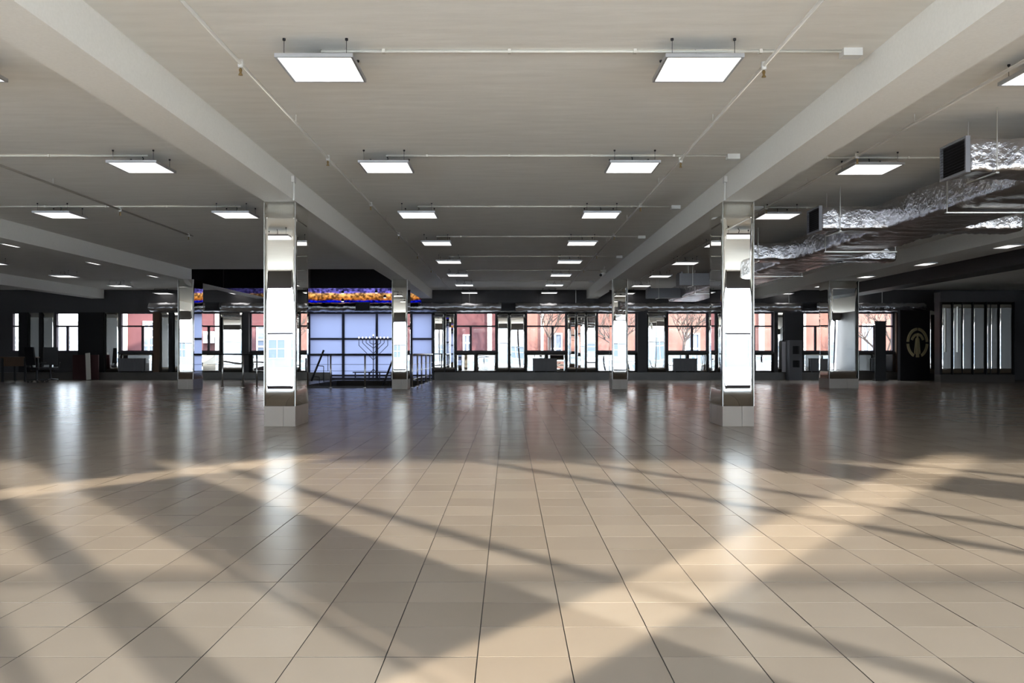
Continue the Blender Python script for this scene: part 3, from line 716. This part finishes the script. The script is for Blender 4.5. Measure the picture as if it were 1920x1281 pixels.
# ------------------------------------------------------------------ outside
struct(box('ground', 'pale_paving', (-90, 90, -120, -1.8, -.5, -.3)), 'pale paved street before the hall', 'ground')
struct(box('ground', 'asphalt', (-90, 90, 32.4, 90, -.5, -.3)), 'grey yard behind the hall', 'ground')
def facade(name, lb, cat, x0, x1, y, z1, wm, wins, pil=(), sgn=1, z0=-.3, bars=(2,4), band=None, pane='outside_pane'):
    """plain wall thing with real window recesses: wall, frames, panes, pilasters"""
    t = thing(name, lb, cat, ((x0+x1)/2, y, z0)); d = .35*sgn
    box('wall', wm, (x0, x1, min(y+d*.4, y+4*d), max(y+d*.4, y+4*d), z0, z1), t)
    def yb(a, b_): return (min(y+a*d, y+b_*d), max(y+a*d, y+b_*d))
    for a, b_, za, zb in wins:
        fr = MB(); e = .07
        fr.box(a, a+e, *yb(.1,.4), za, zb).box(b_-e, b_, *yb(.1,.4), za, zb).box(a+e, b_-e, *yb(.1,.4), za, za+e).box(b_-e, a+e, *yb(.1,.4), zb-e, zb)
        for k in range(1, bars[0]): q = a+(b_-a)*k/bars[0]; fr.box(q-.045, q+.045, *yb(.15,.4), za+e, zb-e)
        for k in range(1, bars[1]): q = za+(zb-za)*k/bars[1]; fr.box(a+e, b_-e, *yb(.2,.4), q-.035, q+.035)
        w = fr.build('window', 'facade_white', t); box('pane', pane, (a+e, b_-e, *yb(.34,.39), za+e, zb-e), w)
    for a, b_ in pil: box('pilaster', 'pale_trim', (a, b_, *yb(-.2,.4), z0, z1-.05), t)
    if band: box('cornice', 'pale_trim', (x0, x1, *yb(-.3,.4), *band), t)
    return t
DF = 44.0
def ox(u): return xw(u, DF)
facade('red_building', 'dark red rendered building seen through the left far windows', 'building', ox(205), ox(945), DF, 8, 'red_render',
       [(ox(267), ox(289), 1.0, 2.7), (ox(480), ox(512), 1.0, 2.45), (ox(868), ox(884), .2, 2.0)], [(ox(224), ox(237)), (ox(404), ox(410)), (ox(914), ox(922))], band=(3.35, 3.5))
t = thing('air_conditioner', 'white air conditioner box on the dark red building', 'air conditioner', (ox(392), DF-.2, 1.7))
MB().box(ox(380), ox(402), DF-.3, DF+.1, 1.55, 2.15).build('casing', 'facade_white', t); MB().tube((ox(387), DF-.3, 1.85), (ox(387), DF-.315, 1.85), .2, 16).build('fan', 'box_grey', t)
facade('salmon_building', 'salmon red rendered building seen through the right far windows', 'building', ox(950), ox(1780), DF+1.5, 8, 'salmon_render',
       [(ox(1030), ox(1058), -.4, 2.1), (ox(1088), ox(1112), -.4, 2.1), (ox(1295), ox(1325), -.4, 2.1), (ox(1640), ox(1668), .2, 2.6)], [(ox(1016), ox(1021)), (ox(1440), ox(1449)), (ox(1524), ox(1529))], bars=(2,3))
facade('pale_building', 'pale lilac grey building seen through the far left windows', 'building', xw(-40, 60), xw(175, 60), 60, 3.15, 'pale_wall',
       [(xw(8+q*17, 60), xw(18+q*17, 60), .9, 2.3) for q in range(9)], band=(3.0, 3.3))
wins = []
for k in range(26):
    for z0 in (.6, ): wins.append((-52+k*4, -50+k*4, z0, z0+2.0))
facade('street_building', 'long pale building across the street behind the camera, seen in mirrors', 'building', -56, 56, -62, 4.4, 'street_facade', wins, sgn=-1, bars=(2,2), band=(4.2, 4.6), pane='blind_pane')
def tree(loc, lb, h, seed, lean=(0,0), rad0=.085):
    r = random.Random(seed); t = thing('bare_tree', lb, 'tree', loc); tr, br = MB(), MB()
    def grow(p, d, ln, rad, lev):
        q = p+d*ln; (tr if lev == 0 else br).tube(p, q, rad, 6 if lev < 2 else 4, rad*.72, False)
        if lev >= 7: return
        for k in range(2 if lev > 2 else 3):
            nd = (d+Vector((r.uniform(-1,1), r.uniform(-1,1), r.uniform(-.35,.7)))*.75).normalized(); grow(q, nd, ln*r.uniform(.66,.9), rad*.70, lev+1)
    grow(Vector(loc), Vector((lean[0], lean[1], 1)).normalized(), h, rad0, 0)
    tr.build('trunk', 'bark', t, True); br.build('branches', 'bark', t, True)
tree((xw(1035, 39), 39, -.3), 'bare tree behind the second window right of the stairs', 1.1, 5, (-.12, 0))
tree((xw(1275, 40), 40, -.3), 'bare tree behind the fourth window right of the stairs', 1.0, 9, (.1, 0))
tree((xw(1165, 41.6), 41.6, -.3), 'bare tree behind the pillar and the third window right of the stairs', 1.0, 21, (.1, 0))
tree((xw(1665, 38), 38, -.3), 'bare tree behind the last right window', 1.1, 15, (-.1, 0))
bpy.context.view_layer.update()
